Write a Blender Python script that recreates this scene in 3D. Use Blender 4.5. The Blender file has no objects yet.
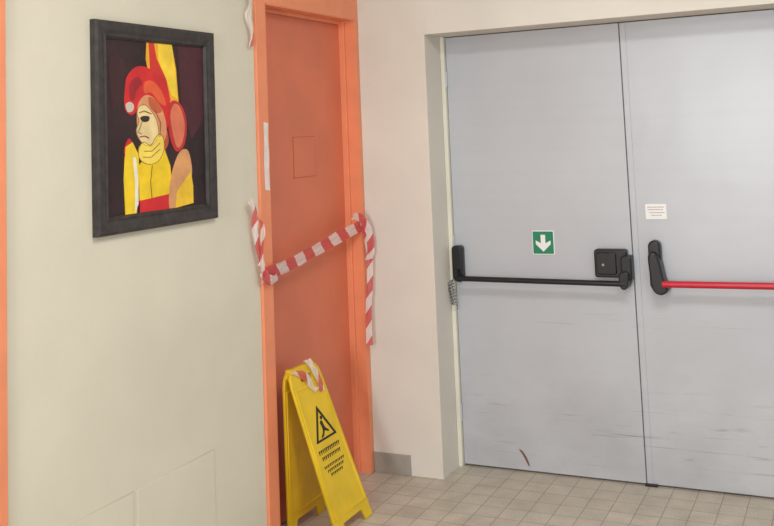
import bpy, bmesh, math, random
from mathutils import Vector, Matrix
random.seed(4)
scene=bpy.context.scene
scene.view_settings.view_transform='Standard'
COL=scene.collection

# ------------------------------------------------------------ materials
def lin(c):
    return tuple(((x/255)/12.92 if x/255<=0.04045 else ((x/255+0.055)/1.055)**2.4) for x in c)+(1,)
def new_mat(name,rgb,rough=0.6,metal=0,var=0.0,scale=6,bump=0.0,bscale=60,spec=0.5):
    m=bpy.data.materials.new(name); m.use_nodes=True
    nt=m.node_tree; b=nt.nodes['Principled BSDF']
    b.inputs['Roughness'].default_value=rough; b.inputs['Metallic'].default_value=metal
    b.inputs['Specular IOR Level'].default_value=spec
    b.inputs['Base Color'].default_value=lin(rgb)
    tc=nt.nodes.new('ShaderNodeTexCoord')
    if var>0:
        n=nt.nodes.new('ShaderNodeTexNoise'); n.inputs['Scale'].default_value=scale; n.inputs['Detail'].default_value=6
        nt.links.new(tc.outputs['Object'],n.inputs['Vector'])
        r=nt.nodes.new('ShaderNodeValToRGB')
        r.color_ramp.elements[0].position=0.3; r.color_ramp.elements[1].position=0.7
        r.color_ramp.elements[0].color=lin(tuple(c*(1-var) for c in rgb)); r.color_ramp.elements[1].color=lin(tuple(min(255,c*(1+var*0.6)) for c in rgb))
        nt.links.new(n.outputs['Fac'],r.inputs['Fac']); nt.links.new(r.outputs['Color'],b.inputs['Base Color'])
    if bump>0:
        n2=nt.nodes.new('ShaderNodeTexNoise'); n2.inputs['Scale'].default_value=bscale; n2.inputs['Detail'].default_value=4
        nt.links.new(tc.outputs['Object'],n2.inputs['Vector'])
        bp=nt.nodes.new('ShaderNodeBump'); bp.inputs['Strength'].default_value=bump; bp.inputs['Distance'].default_value=0.004
        nt.links.new(n2.outputs['Fac'],bp.inputs['Height']); nt.links.new(bp.outputs['Normal'],b.inputs['Normal'])
    return m

M_wallL=new_mat('wall_paint_cream',(213,207,188),0.75,var=0.025,scale=2.5,bump=0.2,bscale=45,spec=0.25)
M_wallB=new_mat('wall_paint_ivory',(220,214,203),0.75,var=0.025,scale=3,bump=0.15,bscale=45,spec=0.25)
M_ceil=new_mat('ceiling_paint',(225,222,216),0.9,var=0.02)
M_or=new_mat('orange_frame_paint',(234,143,103),0.42,var=0.03,scale=9,bump=0.1,bscale=20)
M_ord=new_mat('orange_door_paint',(214,118,87),0.42,var=0.04,scale=4,bump=0.1,bscale=14)
M_groove=new_mat('orange_groove',(190,98,72),0.6)
M_frame_w=new_mat('door_frame_cream',(222,218,202),0.5,var=0.03)
M_blk=new_mat('black_plastic',(22,22,25),0.35,var=0.1,scale=20)
M_steel=new_mat('steel_grey',(150,152,155),0.3,metal=0.9)
M_red=new_mat('red_bar_paint',(196,28,52),0.35,var=0.05)
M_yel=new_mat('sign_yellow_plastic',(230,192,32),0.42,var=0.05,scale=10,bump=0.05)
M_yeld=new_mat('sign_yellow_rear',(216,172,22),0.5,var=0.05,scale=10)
M_ink=new_mat('print_black',(36,32,22),0.6)
M_green=new_mat('sign_green',(8,128,92),0.4,var=0.02)
M_white=new_mat('sign_white',(236,236,234),0.5,var=0.02)
M_paper=new_mat('paper_white',(228,218,212),0.8,var=0.05,scale=20)
M_base=new_mat('baseboard_tile',(160,154,144),0.5,var=0.06,scale=15)
M_line=new_mat('wall_hatch_seam',(196,190,171),0.8)
M_pframe=new_mat('painting_frame_wood',(54,49,48),0.5,var=0.25,scale=30,bump=0.4,bscale=50)
M_rust=new_mat('rust_mark',(120,88,66),0.8)
M_label=new_mat('label_ink',(168,148,154),0.7)
M_dark=new_mat('gap_shade_grey',(92,94,98),0.9)  # grey stands in for the shade seen in the door gaps

# grey fire-door paint with scuffs
def grey_door():
    m=new_mat('grey_door_paint',(186,189,196),0.34,var=0.0)
    nt=m.node_tree; b=nt.nodes['Principled BSDF']; N=nt.nodes.new; L=nt.links.new
    b.inputs['Coat Weight'].default_value=.3; b.inputs['Coat Roughness'].default_value=.3
    tc=N('ShaderNodeTexCoord')
    n0=N('ShaderNodeTexNoise'); n0.inputs['Scale'].default_value=1.6; n0.inputs['Detail'].default_value=5
    L(tc.outputs['Object'],n0.inputs['Vector'])
    r0=N('ShaderNodeValToRGB'); r0.color_ramp.elements[0].position=.3; r0.color_ramp.elements[1].position=.7
    r0.color_ramp.elements[0].color=lin((181,184,190)); r0.color_ramp.elements[1].color=lin((190,192,197))
    L(n0.outputs['Fac'],r0.inputs['Fac'])
    def ramp(pts):
        r=N('ShaderNodeValToRGB'); cr=r.color_ramp
        cr.elements[0].position=pts[0][0]; cr.elements[0].color=(pts[0][1],)*3+(1,)
        cr.elements[1].position=pts[-1][0]; cr.elements[1].color=(pts[-1][1],)*3+(1,)
        for p,v in pts[1:-1]:
            e=cr.elements.new(p); e.color=(v,v,v,1)
        return r
    def noise(vec_scale,lo,hi,rough=.65,off=(0,0,0)):
        mp=N('ShaderNodeMapping'); mp.inputs['Scale'].default_value=vec_scale; mp.inputs['Location'].default_value=off
        L(tc.outputs['Object'],mp.inputs['Vector'])
        n1=N('ShaderNodeTexNoise'); n1.inputs['Scale'].default_value=1.0; n1.inputs['Detail'].default_value=5; n1.inputs['Roughness'].default_value=rough
        L(mp.outputs['Vector'],n1.inputs['Vector'])
        r=ramp([(lo,0),(hi,1)]); L(n1.outputs['Fac'],r.inputs['Fac']); return r
    sx=N('ShaderNodeSeparateXYZ'); L(tc.outputs['Object'],sx.inputs['Vector'])
    dv=N('ShaderNodeMath'); dv.operation='DIVIDE'; dv.inputs[1].default_value=2.06; L(sx.outputs['Z'],dv.inputs[0])
    def layer(base,nz,mask,amt,col):
        L(dv.outputs[0],mask.inputs['Fac'])
        mu=N('ShaderNodeMath'); mu.operation='MULTIPLY'; L(nz.outputs['Color'],mu.inputs[0]); L(mask.outputs['Color'],mu.inputs[1])
        m2=N('ShaderNodeMath'); m2.operation='MULTIPLY'; m2.inputs[1].default_value=amt; L(mu.outputs[0],m2.inputs[0])
        mx=N('ShaderNodeMix'); mx.data_type='RGBA'; L(m2.outputs[0],mx.inputs[0]); L(base,mx.inputs[6]); mx.inputs[7].default_value=lin(col)
        return mx.outputs[2]
    c=layer(r0.outputs['Color'],noise((2.6,1,4),.38,.72),ramp([(0,1),(.12,.8),(.25,.35),(.45,0)]),.45,(144,141,138))
    c=layer(c,noise((3.4,1,40),.62,.70),ramp([(.03,.2),(.07,.8),(.12,1),(.17,.35),(.22,.05),(.31,.1),(.35,.3),(.385,.2),(.41,.0)]),.5,(108,107,110))
    c=layer(c,noise((1.6,1,110),.63,.68,off=(3,0,7)),ramp([(.02,.2),(.1,1),(.17,.2),(.3,.05),(.35,.6),(.39,.1),(.5,.0)]),.6,(88,86,88))
    c=layer(c,noise((.15,1,22),.45,.6,off=(0,0,2)),ramp([(0,0),(.5,.3),(.6,1),(1,1)]),.05,(150,152,158))
    L(c,b.inputs['Base Color'])
    n3=N('ShaderNodeTexNoise'); n3.inputs['Scale'].default_value=3
    L(tc.outputs['Object'],n3.inputs['Vector'])
    bp=N('ShaderNodeBump'); bp.inputs['Strength'].default_value=.2; bp.inputs['Distance'].default_value=.02
    L(n3.outputs['Fac'],bp.inputs['Height']); L(bp.outputs['Normal'],b.inputs['Normal']); L(bp.outputs['Normal'],b.inputs['Coat Normal'])
    return m
M_grey=grey_door()

def floor_mat():
    m=new_mat('floor_tiles',(170,160,142),0.42)
    nt=m.node_tree; b=nt.nodes['Principled BSDF']; N=nt.nodes.new; L=nt.links.new
    tc=N('ShaderNodeTexCoord')
    br=N('ShaderNodeTexBrick'); br.offset=0.0; br.squash=1
    br.inputs['Scale'].default_value=1; br.inputs['Brick Width'].default_value=.105; br.inputs['Row Height'].default_value=.105
    br.inputs['Mortar Size'].default_value=.003; br.inputs['Mortar Smooth'].default_value=.5
    br.inputs['Color1'].default_value=lin((190,182,167)); br.inputs['Color2'].default_value=lin((182,174,159)); br.inputs['Mortar'].default_value=lin((152,144,130))
    L(tc.outputs['Object'],br.inputs['Vector'])
    n=N('ShaderNodeTexNoise'); n.inputs['Scale'].default_value=9; n.inputs['Detail'].default_value=8
    L(tc.outputs['Object'],n.inputs['Vector'])
    mx=N('ShaderNodeMix'); mx.data_type='RGBA'; mx.blend_type='OVERLAY'; mx.inputs[0].default_value=.3
    L(br.outputs['Color'],mx.inputs[6]); L(n.outputs['Fac'],mx.inputs[7])
    n2=N('ShaderNodeTexNoise'); n2.inputs['Scale'].default_value=160; n2.inputs['Detail'].default_value=2
    L(tc.outputs['Object'],n2.inputs['Vector'])
    m2=N('ShaderNodeMix'); m2.data_type='RGBA'; m2.blend_type='OVERLAY'; m2.inputs[0].default_value=.35
    L(mx.outputs[2],m2.inputs[6]); L(n2.outputs['Fac'],m2.inputs[7])
    L(m2.outputs[2],b.inputs['Base Color'])
    bp=N('ShaderNodeBump'); bp.inputs['Strength'].default_value=.3; bp.inputs['Distance'].default_value=.003; bp.invert=True
    L(br.outputs['Fac'],bp.inputs['Height']); L(bp.outputs['Normal'],b.inputs['Normal'])
    return m
M_floor=floor_mat()

def tape_mat(nm,red,white,thr=.5):
    m=new_mat(nm,(230,230,230),0.45)
    nt=m.node_tree; b=nt.nodes['Principled BSDF']; N=nt.nodes.new; L=nt.links.new
    uv=N('ShaderNodeUVMap'); uv.uv_map='UVMap'
    s=N('ShaderNodeSeparateXYZ'); L(uv.outputs['UV'],s.inputs[0])
    a=N('ShaderNodeMath'); a.operation='ADD'; L(s.outputs['X'],a.inputs[0]); L(s.outputs['Y'],a.inputs[1])
    f=N('ShaderNodeMath'); f.operation='FRACT'; L(a.outputs[0],f.inputs[0])
    g=N('ShaderNodeMath'); g.operation='GREATER_THAN'; g.inputs[1].default_value=thr; L(f.outputs[0],g.inputs[0])
    mx=N('ShaderNodeMix'); mx.data_type='RGBA'; L(g.outputs[0],mx.inputs[0])
    mx.inputs[6].default_value=lin(white); mx.inputs[7].default_value=lin(red)
    L(mx.outputs[2],b.inputs['Base Color'])
    tr=N('ShaderNodeBsdfTranslucent'); L(mx.outputs[2],tr.inputs['Color'])
    ms=N('ShaderNodeMixShader'); ms.inputs[0].default_value=.25
    L(b.outputs[0],ms.inputs[1]); L(tr.outputs[0],ms.inputs[2])
    tp=N('ShaderNodeBsdfTransparent'); m3=N('ShaderNodeMixShader'); m3.inputs[0].default_value=.18
    L(ms.outputs[0],m3.inputs[1]); L(tp.outputs[0],m3.inputs[2])
    L(m3.outputs[0],nt.nodes['Material Output'].inputs['Surface'])
    return m
M_tape=tape_mat('barrier_tape_film',(214,84,86),(236,222,218))
M_tape2=tape_mat('barrier_tape_film_faded',(214,104,96),(236,224,214),.68)

# ------------------------------------------------------------ mesh helpers
def link(o,parent=None):
    COL.objects.link(o)
    if parent: o.parent=parent
    return o
def empty(name):
    e=bpy.data.objects.new(name,None); e.empty_display_size=.1; return link(e)
def boxes(name,bl,mat,parent=None,bevel=0):
    bm=bmesh.new()
    for (x0,x1,y0,y1,z0,z1) in bl:
        r=bmesh.ops.create_cube(bm,size=1)
        for v in r['verts']:
            v.co=Vector(((x0+x1)/2+v.co.x*(x1-x0),(y0+y1)/2+v.co.y*(y1-y0),(z0+z1)/2+v.co.z*(z1-z0)))
    me=bpy.data.meshes.new(name); bm.to_mesh(me); bm.free(); me.materials.append(mat)
    o=link(bpy.data.objects.new(name,me),parent)
    if bevel:
        md=o.modifiers.new('bevel','BEVEL'); md.width=bevel; md.segments=3
    return o
def basis(o,u,v):
    u=Vector(u).normalized(); v=Vector(v).normalized(); n=u.cross(v).normalized(); v=n.cross(u)
    m=Matrix((u,v,n)).transposed().to_4x4(); m.translation=Vector(o); return m
def shape(name,loops,thick,mtx,mat,parent=None,bevel=0.0):
    cu=bpy.data.curves.new(name,'CURVE'); cu.dimensions='2D'; cu.fill_mode='BOTH'
    cu.extrude=max(thick/2-bevel,0.0001); cu.bevel_depth=bevel; cu.bevel_resolution=2
    for lp in loops:
        sp=cu.splines.new('POLY'); sp.points.add(len(lp)-1); sp.use_cyclic_u=True
        for p,(a,c) in zip(sp.points,lp): p.co=(a,c,0,1)
    tmp=bpy.data.objects.new('tmp',cu); COL.objects.link(tmp)
    me=bpy.data.meshes.new_from_object(tmp); bpy.data.objects.remove(tmp); bpy.data.curves.remove(cu)
    me.transform(mtx@Matrix.Translation((0,0,thick/2))); me.materials.clear(); me.materials.append(mat); me.name=name
    return link(bpy.data.objects.new(name,me),parent)
def tube(name,pts,rad,mat,parent=None,cyclic=False,res=5):
    cu=bpy.data.curves.new(name,'CURVE'); cu.dimensions='3D'; cu.bevel_depth=rad; cu.bevel_resolution=res; cu.use_fill_caps=True
    sp=cu.splines.new('POLY'); sp.points.add(len(pts)-1); sp.use_cyclic_u=cyclic
    for p,c in zip(sp.points,pts): p.co=(*c,1)
    tmp=bpy.data.objects.new('tmp',cu); COL.objects.link(tmp)
    me=bpy.data.meshes.new_from_object(tmp); bpy.data.objects.remove(tmp)
    me.materials.clear(); me.materials.append(mat)
    for p in me.polygons: p.use_smooth=True
    return link(bpy.data.objects.new(name,me),parent)
def rrect(x0,x1,y0,y1,r,n=5):
    out=[]
    for cx,cy,a0 in ((x1-r,y1-r,0),(x0+r,y1-r,90),(x0+r,y0+r,180),(x1-r,y0+r,270)):
        for i in range(n+1):
            a=math.radians(a0+90*i/n); out.append((cx+r*math.cos(a),cy+r*math.sin(a)))
    return out
def smooth_loop(pts,sub=6):
    out=[];n=len(pts)
    for i in range(n):
        p0,p1,p2,p3=[Vector(pts[(i+k-1)%n]) for k in range(4)]
        for s in range(sub):
            t=s/sub
            out.append(tuple(.5*((2*p1)+(-p0+p2)*t+(2*p0-5*p1+4*p2-p3)*t*t+(-p0+3*p1-3*p2+p3)*t**3)))
    return out
def ribbon(name,keys,width,parent,period=.14,sub=12,off=0.0,mat=None,skew=.3,crease=.0014):
    C=[Vector(k[0]) for k in keys]; W=[Vector(k[1]).normalized() for k in keys]
    def cr(A,i,t):
        p0=A[max(i-1,0)];p1=A[i];p2=A[i+1];p3=A[min(i+2,len(A)-1)]
        return .5*((2*p1)+(-p0+p2)*t+(2*p0-5*p1+4*p2-p3)*t*t+(-p0+3*p1-3*p2+p3)*t**3)
    rows=[]
    for i in range(len(C)-1):
        for s in range(sub+(i==len(C)-2)):
            rows.append((cr(C,i,s/sub),cr(W,i,s/sub).normalized()))
    bm=bmesh.new(); uvl=bm.loops.layers.uv.new('UVMap'); d=off; prev=None; NV=7; R=[]
    for j,(c,w) in enumerate(rows):
        if prev is not None: d+=(c-prev).length
        prev=c
        tdir=(rows[min(j+1,len(rows)-1)][0]-rows[max(j-1,0)][0]).normalized()
        nn=w.cross(tdir)
        row=[]
        for k in range(NV):
            s=k/(NV-1)-.5
            ww=width*(1+.04*math.sin(j*.7))
            h=crease*(math.sin(s*9+j*.35)+.6*math.sin(s*14-j*.5))
            row.append(bm.verts.new(c+w*ww*s+nn*h))
        R.append((row,d))
    for a,b in zip(R[:-1],R[1:]):
        for k in range(NV-1):
            f=bm.faces.new((a[0][k],a[0][k+1],b[0][k+1],b[0][k])); f.smooth=False
            for l,(dd,kk) in zip(f.loops,((a[1],k),(a[1],k+1),(b[1],k+1),(b[1],k))):
                l[uvl].uv=(dd/period, kk/(NV-1)*skew)
    me=bpy.data.meshes.new(name); bm.to_mesh(me); bm.free(); me.materials.append(mat or M_tape)
    return link(bpy.data.objects.new(name,me),parent)

# ------------------------------------------------------------ room shell
XL=-2.222; YB=4.113; YD=4.312; HC=3.0
boxes('floor',[(-2.6,3.0,-3.0,4.7,-.1,0)],M_floor)
boxes('ceiling',[(-2.6,3.0,-3.0,4.7,HC,HC+.1)],M_ceil)
D1a,D1b,D1h=3.30,4.08,2.16
D0a,D0b=1.00,1.915
boxes('wall_left',[(-2.42,XL,-3.0,D0a,0,HC),(-2.42,XL,D0a,D0b,D1h,HC),(-2.42,XL,D0b,D1a,0,HC),
                   (-2.42,XL,D1a,D1b,D1h,HC),(-2.42,XL,D1b,YB+.3,0,HC)],M_wallL)
OX0,OX1,OH=-1.852,-.068,2.06
boxes('wall_back',[(XL,OX0,YB,4.5,0,HC),(OX0-.0005,OX1+.0005,YB,4.5,OH,HC),(OX1,3.0,YB,4.5,0,HC)],M_wallB)
boxes('baseboard_back',[(XL+.016,-2.014,YB-.008,YB,0,.092)],M_base,bevel=.002)
for i,(a,b,z0,z1) in enumerate([(2.50,2.91,.10,.48),(2.06,2.485,.10,.48)]):
    h=empty('wall_hatch' if i==0 else 'wall_hatch.001')
    mt=basis((XL,0,0),(0,1,0),(0,0,1))
    shape('hatch_plate',[[(a+.003,z0+.003),(b-.003,z0+.003),(b-.003,z1-.003),(a+.003,z1-.003)]],.002,mt,M_wallL,h,.0005)
    shape('hatch_seam',[[(a,z0),(b,z0),(b,z1),(a,z1)],[(a+.003,z0+.003),(b-.003,z0+.003),(b-.003,z1-.003),(a+.003,z1-.003)]],.0008,mt,M_line,h)

# ------------------------------------------------------------ orange doors
def orange_door(nm,a,b,near=.07,far=.032):
    e=empty(nm)
    x0=XL; p=XL+.014; T=D1h+.17
    boxes('casing_near',[(x0,p,a-near,a,0,T)],M_or,e,.003)
    boxes('casing_far',[(x0,p,b,b+far,0,T)],M_or,e,.003)
    boxes('casing_head',[(x0,p,a,b,D1h,T)],M_or,e,.003)
    boxes('jamb_lining',[(-2.40,p-.001,a,a+.004,0,D1h),(-2.40,p-.001,b-.004,b,0,D1h),(-2.40,p-.001,a,b,D1h-.004,D1h)],M_or,e)
    boxes('jamb_stop',[(-2.34,-2.272,a+.004,a+.016,0,D1h-.004),(-2.34,-2.262,b-.020,b-.004,0,D1h-.004),(-2.34,-2.272,a,b,D1h-.02,D1h-.004)],M_or,e,.002)
    boxes('door_leaf',[(-2.33,-2.29,a+.016,b-.02,.006,D1h-.02)],M_ord,e,.002)
    return e
d1=orange_door('door_1',D1a,D1b)
mt=basis((-2.29,0,0),(0,1,0),(0,0,1))
a,b,z0,z1=3.61,3.80,1.415,1.60; t=.004
shape('leaf_plate_outline',[[(a,z0),(b,z0),(b,z1),(a,z1)],[(a+t,z0+t),(b-t,z0+t),(b-t,z1-t),(a+t,z1-t)]],.001,mt,M_groove,d1)
shape('leaf_plate',[rrect(a+t,b-t,z0+t,z1-t,.004)],.002,mt,M_ord,d1)
tube('handle_rosette',[(-2.29,3.40,1.05),(-2.278,3.40,1.05)],.024,M_steel,d1)
tube('handle_lever',[(-2.28,3.40,1.05),(-2.245,3.40,1.05),(-2.24,3.41,1.05),(-2.24,3.49,1.045)],.008,M_steel,d1)
d0=orange_door('door_2',D0a,D0b,near=.06,far=.06)
tube('handle_lever',[(-2.29,1.10,1.04),(-2.24,1.10,1.04),(-2.24,1.22,1.04)],.009,M_steel,d0)

n=basis((XL+.0145,0,0),(0,1,0),(0,0,1))
shape('paper_notice',[[(3.262,1.39),(3.296,1.385),(3.293,1.47),(3.297,1.52),(3.292,1.60),(3.297,1.66),(3.264,1.665),(3.266,1.58),(3.261,1.50)]],.001,n,M_paper)

# ------------------------------------------------------------ grey double door
dd=empty('door_3')
fr=.022
boxes('frame_left',[(OX0+.001,OX0+fr,YD-.02,4.40,0,OH)],M_frame_w,dd,.002)
boxes('frame_right',[(OX1-fr,OX1-.001,YD-.02,4.40,0,OH)],M_frame_w,dd,.002)
XS=-.960
boxes('leaf_left',[(OX0+fr+.002,XS-.002,YD,YD+.05,.008,OH-.004)],M_grey,dd,.002)
boxes('leaf_right',[(XS+.002,OX1-fr-.002,YD,YD+.05,.008,OH-.004)],M_grey,dd,.002)
boxes('seam_fill',[(XS-.006,XS+.006,YD+.006,YD+.04,.01,OH-.006)],M_dark,dd)  # added strip filling the seam, its colour sets how dark the gap looks
boxes('leaf_overlap_strip',[(XS+.004,XS+.030,YD-.003,YD,.01,OH-.006)],M_grey,dd,.0015)
boxes('door_backing',[(OX0+.001,OX1-.001,YD+.055,YD+.06,0,OH)],M_dark,dd)
boxes('floor_bolt_foot',[(-.965,-.91,YD-.012,YD,.0,.012)],M_blk,dd,.003)
for k,z in enumerate((.25,1.05,1.85)):
    tube('hinge_%d'%(k+1),[(OX0+fr,YD-.006,z-.04),(OX0+fr,YD-.006,z+.04)],.006,M_grey,dd)
shape('scrape_mark',[smooth_loop([(-1.548,.100),(-1.532,.094),(-1.512,.066),(-1.500,.034),(-1.505,.030),(-1.520,.058),(-1.536,.084)],4)],.0006,basis((0,YD-.0012,0),(1,0,0),(0,0,1)),M_rust,dd)

fm=lambda y:basis((0,y,0),(1,0,0),(0,0,1))
pb=empty('door_push_bar')
yb=YD-.075
shape('hinge_side_bracket',[rrect(-1.822,-1.782,.885,1.035,.010)],.045,fm(YD),M_blk,pb,.006)
tube('bracket_arm',[(-1.80,YD-.03,.93),(-1.79,yb,.89),(-1.77,yb,.888)],.014,M_blk,pb)
tube('push_rod',[(-1.775,yb,.892),(-.985,yb,.886)],.0125,M_blk,pb)
shape('lock_case',[rrect(-1.122,-.985,.912,1.026,.008)],.042,fm(YD),M_blk,pb,.006)
shape('lock_case_cover',[rrect(-1.112,-1.03,.925,1.015,.006)],.05,fm(YD),M_blk,pb,.004)
tube('lock_cylinder',[(-1.085,YD-.05,.965),(-1.085,YD-.054,.965)],.006,M_steel,pb)
shape('latch_side_bracket',[rrect(-.998,-.962,.90,1.0,.010)],.062,fm(YD),M_blk,pb,.006)
shape('arm_end',[smooth_loop([(-1.0,.93),(-.972,.93),(-.975,.89),(-.985,.868),(-1.0,.872),(-1.006,.90)],4)],.085,fm(YD),M_blk,pb,.006)
pr=empty('door_push_bar.001')
yr=YD-.08
shape('pivot_bracket',[rrect(-.873,-.835,.865,1.065,.018)],.05,fm(YD),M_blk,pr,.008)
shape('pivot_arm',[smooth_loop([(-.868,1.01),(-.848,1.015),(-.832,.97),(-.822,.91),(-.806,.868),(-.83,.85),(-.858,.87),(-.866,.94)],5)],.085,fm(YD),M_blk,pr,.008)
tube('push_rod',[(-.82,yr,.890),(-.15,yr,.895)],.0145,M_red,pr)
shape('pivot_arm_far',[rrect(-.15,-.112,.865,1.065,.018)],.085,fm(YD),M_blk,pr,.008)

pts=[]
for i in range(160):
    a=i/160*2*math.pi*8; z=.875-.115*i/160
    pts.append((-1.845+.014*math.cos(a)+.022*(i/160),YD-.04+.012*math.sin(a),z))
tube('coiled_cord',[(-1.80,YD-.03,.90),(-1.82,YD-.035,.89)]+pts+[(-1.815,YD-.03,.74)],.0028,M_steel)

es=empty('exit_arrow_sign')
shape('plate_white',[rrect(-1.429,-1.322,1.000,1.111,.004)],.003,fm(YD),M_white,es)
shape('plate_green',[rrect(-1.425,-1.326,1.004,1.107,.003)],.0045,fm(YD),M_green,es)
cx=-1.3755
shape('arrow',[[(cx-.011,1.092),(cx+.011,1.092),(cx+.011,1.052),(cx+.036,1.066),(cx+.036,1.048),(cx,1.014),(cx-.036,1.048),(cx-.036,1.066),(cx-.011,1.052)]],.0055,fm(YD),M_white,es)
lb=empty('door_label')
shape('plate',[rrect(-.890,-.797,1.163,1.23,.003)],.002,fm(YD),M_white,lb)
random.seed(9)
for z,w0,w1 in ((1.214,-.880,-.806),(1.203,-.880,-.815),(1.190,-.872,-.812),(1.178,-.865,-.82)):
    x=w0
    while x<w1:
        l=random.uniform(.004,.01)
        shape('text_mark',[[(x,z),(x+l,z),(x+l,z+.004),(x,z+.004)]],.0026,fm(YD),M_label,lb); x+=l+.003

# ------------------------------------------------------------ framed painting
pt=empty('framed_painting')
PY0,PY1,PZ0,PZ1=2.318,2.940,1.311,2.006
FW=.058
def pframe():
    bm=bmesh.new()
    prof=[(0,0),(0,.020),(.010,.026),(.030,.023),(.042,.018),(.050,.021),(FW,.012),(FW,0)]
    rings=[]
    for ins,h in prof:
        x=XL+h
        rings.append([bm.verts.new(c) for c in ((x,PY0+ins,PZ0+ins),(x,PY1-ins,PZ0+ins),(x,PY1-ins,PZ1-ins),(x,PY0+ins,PZ1-ins))])
    for r0,r1 in zip(rings[:-1],rings[1:]):
        for k in range(4):
            bm.faces.new((r0[k],r0[(k+1)%4],r1[(k+1)%4],r1[k]))
    bmesh.ops.recalc_face_normals(bm,faces=bm.faces)
    me=bpy.data.meshes.new('frame_moulding'); bm.to_mesh(me); bm.free(); me.materials.append(M_pframe)
    link(bpy.data.objects.new('frame_moulding',me),pt)
pframe()
boxes('canvas',[(XL+.001,XL+.008,PY0+FW-.002,PY1-FW+.002,PZ0+FW-.002,PZ1-FW+.002)],new_mat('canvas_black_maroon',(44,24,28),.6,var=.4,scale=7,bump=.3,bscale=80),pt)
def art(u,v):
    y=-1.013+2550/(855-u); vt=18+(u-92)*.123; vb=237-(u-93)*.164
    return (y-.013,PZ0+.7*(vb-v)/(vb-vt))
AM=basis((XL+.008,0,0),(0,1,0),(0,0,1)); lay=[0]
M_ol=new_mat('paint_outline',(110,66,40),.6)
M_olr=new_mat('paint_outline_red',(170,40,34),.6)
def A(nm,rgb,pts,sm=True,ol=None):
    lay[0]+=1
    q=[art(*p) for p in pts]
    if sm: q=smooth_loop(q,5)
    m=new_mat('paint_'+nm,rgb,.5,var=.08,scale=18,bump=.2,bscale=70)
    th=.0003+.00012*lay[0]
    shape('paint_'+nm,[q],th,AM,m,pt)
    if ol:
        tube('outline_'+nm,[AM@Vector((a,c,th)) for a,c in q],.0009,ol,pt,cyclic=True,res=1)
def Ln(nm,pts,mat,r=.001):
    tube('line_'+nm,[AM@Vector((*art(*p),.0003+.00012*lay[0])) for p in pts],r,mat,pt,res=1)
A('maroon',(72,26,36),[(178,46),(203,49),(203,120),(190,140),(180,100)],False)
A('maroon_left',(58,24,30),[(110,60),(124,62),(122,92),(112,110)],True)
A('gold_column',(232,168,40),[(147,42),(172,44),(176,70),(178,104),(164,108),(150,84),(146,60)],False)
A('yellow_column',(244,206,56),[(158,43),(172,44),(175,70),(177,100),(171,96),(166,80),(159,62)],False)
A('red_column',(206,50,38),[(149,42),(154,42),(157,60),(166,80),(170,102),(160,100),(150,74)],False)
A('red_hair',(206,36,38),[(125,86),(128,76),(136,68),(146,68),(155,74),(165,82),(169,100),(168,122),(163,132),(156,118),(150,104),(140,102),(136,112),(130,116),(124,108)])
A('hair_light',(222,90,52),[(144,84),(152,82),(161,92),(165,106),(159,104),(151,94),(144,94)])
A('hair_curl',(160,30,40),[(130,84),(137,78),(142,84),(136,92),(133,102),(129,98)])
A('grey_curl',(204,192,176),[(125,106),(129,103),(133,106),(132,112),(127,113)])
A('neck_rust',(186,78,48),[(156,118),(164,126),(167,142),(162,152),(156,146)])
A('face_peach',(220,150,104),[(138,104),(146,96),(156,102),(163,116),(165,134),(160,146),(150,150),(141,144),(137,132),(136,118)])
A('face_rust',(190,92,56),[(148,98),(156,102),(161,112),(155,114),(149,108)])
A('face_cream',(232,208,150),[(138,108),(144,106),(150,112),(155,121),(157,134),(153,144),(146,147),(139,142),(135,132),(138,122),(136,115)],True,M_ol)
A('yellow_body',(238,200,30),[(137,166),(148,154),(162,148),(168,166),(170,196),(166,210),(137,214)],False)
A('red_shoulder',(196,36,40),[(123,150),(127,140),(130,142),(134,150),(130,156),(124,158)])
A('yellow_arm',(238,202,34),[(124,148),(131,143),(137,156),(137,180),(134,214),(123,216),(122,180)],False)
A('white_stripe',(236,230,214),[(131,158),(134,158),(136,180),(136,204),(132,214),(133,184)],False)
A('hand_yellow',(240,212,88),[(137,150),(142,143),(149,146),(156,136),(161,138),(162,150),(156,162),(146,165),(138,160)],True,M_ol)
A('red_hem',(206,34,42),[(137,201),(150,198),(167,194),(168,209),(137,215)],False)
A('red_oval_rim',(184,44,44),[(171,102),(180,106),(185,124),(182,146),(174,152),(168,136),(167,114)])
A('orange_oval',(216,116,84),[(173,105),(179,109),(183,126),(180,144),(175,148),(171,134),(169,116)])
A('tan_leg',(212,152,98),[(168,180),(177,154),(186,152),(189,176),(180,198),(172,207),(166,207)])
A('yellow_leg',(238,192,44),[(174,192),(188,172),(190,186),(190,203),(172,208)],False)
A('eye_dark',(52,34,30),[(139,119),(143,117),(148,118),(147,122),(142,123)])
Ln('brow',[(138,114),(143,112),(150,115)],M_ol,.0014)
Ln('nose',[(141,122),(138,130),(136,133),(140,135)],M_ol)
Ln('mouth',[(138,138),(143,137),(147,139)],M_olr,.0018)
Ln('cheek_line',[(154,112),(159,124),(158,138)],M_ol)
Ln('finger_line',[(142,152),(150,152),(158,144)],M_ol)
Ln('finger_line2',[(141,158),(149,158),(158,150)],M_ol)
Ln('fold1',[(150,166),(148,182),(149,198)],M_ol)

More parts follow.
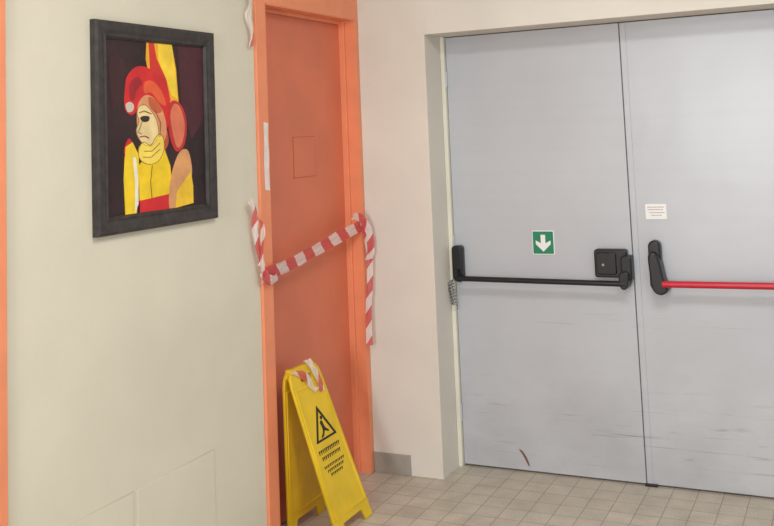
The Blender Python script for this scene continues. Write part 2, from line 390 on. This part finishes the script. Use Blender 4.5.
# ------------------------------------------------------------ wet floor sign
ws=empty('wet_floor_sign')
def panel(nm,bot,top,mat):
    # v axis lies in the XZ plane; the slight sideways lean is part of the outline
    bot=Vector(bot); top=Vector(top); cs=top.y-bot.y
    flat=Vector((top.x,bot.y,top.z)); Lh=(flat-bot).length
    m=basis(bot,(0,1,0),flat-bot)
    hb,ht=.140,.112
    wd=lambda v: hb+(ht-hb)*v/Lh
    S=lambda lp:[(a+cs*v/Lh,v) for a,v in lp]
    out=[(-hb,0),(-hb+.052,0),(-hb+.064,.045),(hb-.064,.045),(hb-.052,0),(hb,0),(wd(Lh-.06),Lh-.06)]
    for i in range(1,6):
        a=math.radians(18*i); out.append((wd(Lh)-.05+.05*math.cos(a),Lh-.05+.05*math.sin(a)))
    for i in range(0,5):
        a=math.radians(90+18*i); out.append((-wd(Lh)+.05+.05*math.cos(a),Lh-.05+.05*math.sin(a)))
    out.append((-wd(Lh-.06),Lh-.06))
    hole=rrect(-.045,.045,Lh-.062,Lh-.034,.013)
    shape(nm,[S(out),S(hole)],.012,m,mat,ws,.003)
    s=.010
    q1=[(-wd(.07)+s,.07),(wd(.07)-s,.07),(wd(Lh-.08)-s,Lh-.08),(-wd(Lh-.08)+s,Lh-.08)]
    q2=[(-wd(.07)+s+.006,.076),(wd(.07)-s-.006,.076),(wd(Lh-.08)-s-.006,Lh-.086),(-wd(Lh-.08)+s+.006,Lh-.086)]
    shape(nm+'_rim',[S(q1),S(q2)],.015,m,mat,ws,.001)
    return m,Lh,cs
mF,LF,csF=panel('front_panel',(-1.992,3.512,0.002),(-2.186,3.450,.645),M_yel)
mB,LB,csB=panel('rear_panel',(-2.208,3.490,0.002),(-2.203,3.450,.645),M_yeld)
tube('hinge_pin',[(-2.192,3.35,.625),(-2.192,3.555,.625)],.008,M_yel,ws)
boxes('hinge_lugs',[(-2.206,-2.178,3.36,3.39,.605,.650),(-2.206,-2.178,3.515,3.545,.605,.650)],M_yel,ws,.006)
def P(nm,loops): shape(nm,[[(a+csF*v/LF,v) for a,v in lp] for lp in loops],.0135,mF,M_ink,ws)
def tri(cx,cy,r): return [(cx-r,cy-r*.62),(cx+r,cy-r*.62),(cx,cy+r*1.1)]
P('warning_triangle',[tri(0,.415,.080),tri(0,.412,.062)])
P('slipping_figure',[smooth_loop([(-.012,.435),(.004,.44),(.012,.41),(.03,.395),(.026,.388),(.004,.398),(-.012,.382),(-.03,.376),(-.028,.384),(-.014,.394),(-.008,.41)],3)])
P('figure_head',[[(.006+.008*math.cos(a*.6),.451+.008*math.sin(a*.6)) for a in range(10)]])
random.seed(2)
def textline(v,h,w):
    x=-w
    while x<w-.006:
        l=random.uniform(.006,.011)
        P('letter',[[(x,v),(x+l*.35,v),(x+l*.5,v+h*.6),(x+l,v+h*.7),(x+l,v+h),(x,v+h)]])
        x+=l+.005
textline(.320,.016,.085); textline(.294,.014,.075); textline(.262,.010,.080); textline(.244,.010,.065); textline(.226,.010,.05)

# ------------------------------------------------------------ barrier tape
bt=empty('barrier_tape')
xt=XL+.020
ribbon('tape_span',[((xt,3.205,1.052),(0,-.2,1)),((xt+.004,3.28,1.058),(.05,-.1,1)),((xt-.006,3.45,1.070),(.15,-.05,1)),((xt-.010,3.65,1.098),(.1,0,1)),
    ((xt-.006,3.85,1.132),(-.1,0,1)),((xt,4.0,1.154),(.05,.05,1)),((xt+.004,4.095,1.17),(0,.1,1))],.056,bt,period=.15)
ribbon('tape_end_left',[((xt+.01,3.13,1.36),(0,.8,.6)),((xt+.012,3.160,1.32),(0,1,.1)),((xt+.006,3.165,1.24),(.5,1,-.2)),((xt+.008,3.19,1.15),(0,1,.3)),((xt+.012,3.22,1.05),(.3,1,.3))],.030,bt,period=.13)
ribbon('tape_knot_left',[((xt+.012,3.20,1.07),(0,1,.3)),((xt+.016,3.25,1.03),(.3,.3,1)),((xt+.012,3.31,1.04),(.1,0,1))],.040,bt,period=.12,off=.04)
ribbon('tape_tail_left',[((xt+.01,3.165,1.29),(0,1,-.5)),((xt+.015,3.205,1.26),(.2,1,-.4)),((xt+.012,3.205,1.18),(0,1,0)),((xt+.01,3.19,1.10),(.2,1,.2))],.024,bt,period=.13,off=.05)
ribbon('tape_loop_right',[((xt+.01,3.96,1.215),(.3,.6,1)),((xt+.02,4.02,1.20),(.5,.3,1)),((xt+.04,4.06,1.13),(.8,.8,.3)),((xt+.04,4.07,1.04),(1,.5,0)),((xt+.03,4.065,1.0),(1,.4,.2))],.036,bt,period=.13)
ribbon('tape_tail_right',[((xt+.015,4.04,1.20),(.6,.6,.2)),((xt+.03,4.07,1.05),(.8,.4,0)),((xt+.03,4.068,.9),(1,.6,0)),((xt+.02,4.06,.75),(.9,.3,.1)),((xt+.025,4.05,.60),(1,.5,0))],.030,bt,period=.14,off=.03)
ribbon('barrier_tape_scrap',[((XL+.012,3.14,2.35),(0,1,.2)),((XL+.02,3.165,2.24),(.4,1,0)),((XL+.02,3.185,2.16),(-.2,1,.3)),((XL+.018,3.17,2.09),(.3,1,-.3)),((XL+.02,3.195,2.03),(0,1,.4)),((XL+.015,3.19,1.97),(0,1,.2))],.032,None,period=.3,off=.1,mat=M_tape2)
ribbon('tape_on_sign',[((-2.165,3.36,.645),(.1,1,.1)),((-2.155,3.40,.632),(.4,1,.5)),((-2.145,3.44,.600),(.2,1,.4)),((-2.140,3.46,.565),(.1,1,-.2)),((-2.13,3.49,.545),(.1,1,.5))],.034,ws,period=.2,off=.08,mat=M_tape2)
ribbon('tape_on_sign_2',[((-2.185,3.50,.662),(.6,.5,.2)),((-2.155,3.49,.640),(.4,1,-.2)),((-2.145,3.52,.590),(.1,1,.4)),((-2.130,3.53,.530),(.1,1,.1))],.032,ws,period=.2,off=.0,mat=M_tape2)

# ------------------------------------------------------------ lights
def area(nm,loc,sx,sy,power,rot,col=(1,1,1)):
    l=bpy.data.lights.new(nm,'AREA'); l.shape='RECTANGLE'; l.size=sx; l.size_y=sy; l.energy=power; l.color=col
    o=bpy.data.objects.new(nm,l); o.location=loc; o.rotation_euler=rot; return link(o)
area('ceiling_light',(-.3,2.1,2.96),1.2,.5,40,(0,0,0),(1,.99,.98))
area('ceiling_light.001',(-.3,-.6,2.96),1.2,.5,40,(0,0,0),(1,.99,.98))
area('window_daylight',(-1.0,-2.6,1.6),.8,1.1,100,(math.radians(-90),0,math.pi),(.95,.98,1))
w=bpy.data.worlds.new('world'); scene.world=w; w.use_nodes=True
w.node_tree.nodes['Background'].inputs[0].default_value=(.94,.97,1,1); w.node_tree.nodes['Background'].inputs[1].default_value=.78

# ------------------------------------------------------------ camera
X=Vector((0.9104,-0.0755,-0.4069));Y=Vector((0.4114,0.0606,0.9094));Z=Vector((-0.044,-0.9953,0.0862))
R=Matrix(((X.x,-X.y,-X.z),(Y.x,-Y.y,-Y.z),(Z.x,-Z.y,-Z.z)))
cam=bpy.data.cameras.new('camera'); co=bpy.data.objects.new('camera',cam); link(co)
co.matrix_world=Matrix.Translation((0,0,1.6))@R.to_quaternion().to_matrix().to_4x4()
cam.sensor_fit='HORIZONTAL'; cam.sensor_width=36; cam.lens=36*946/774
cam.shift_x=-40/774; cam.shift_y=-214/774; cam.clip_start=.05
scene.camera=co
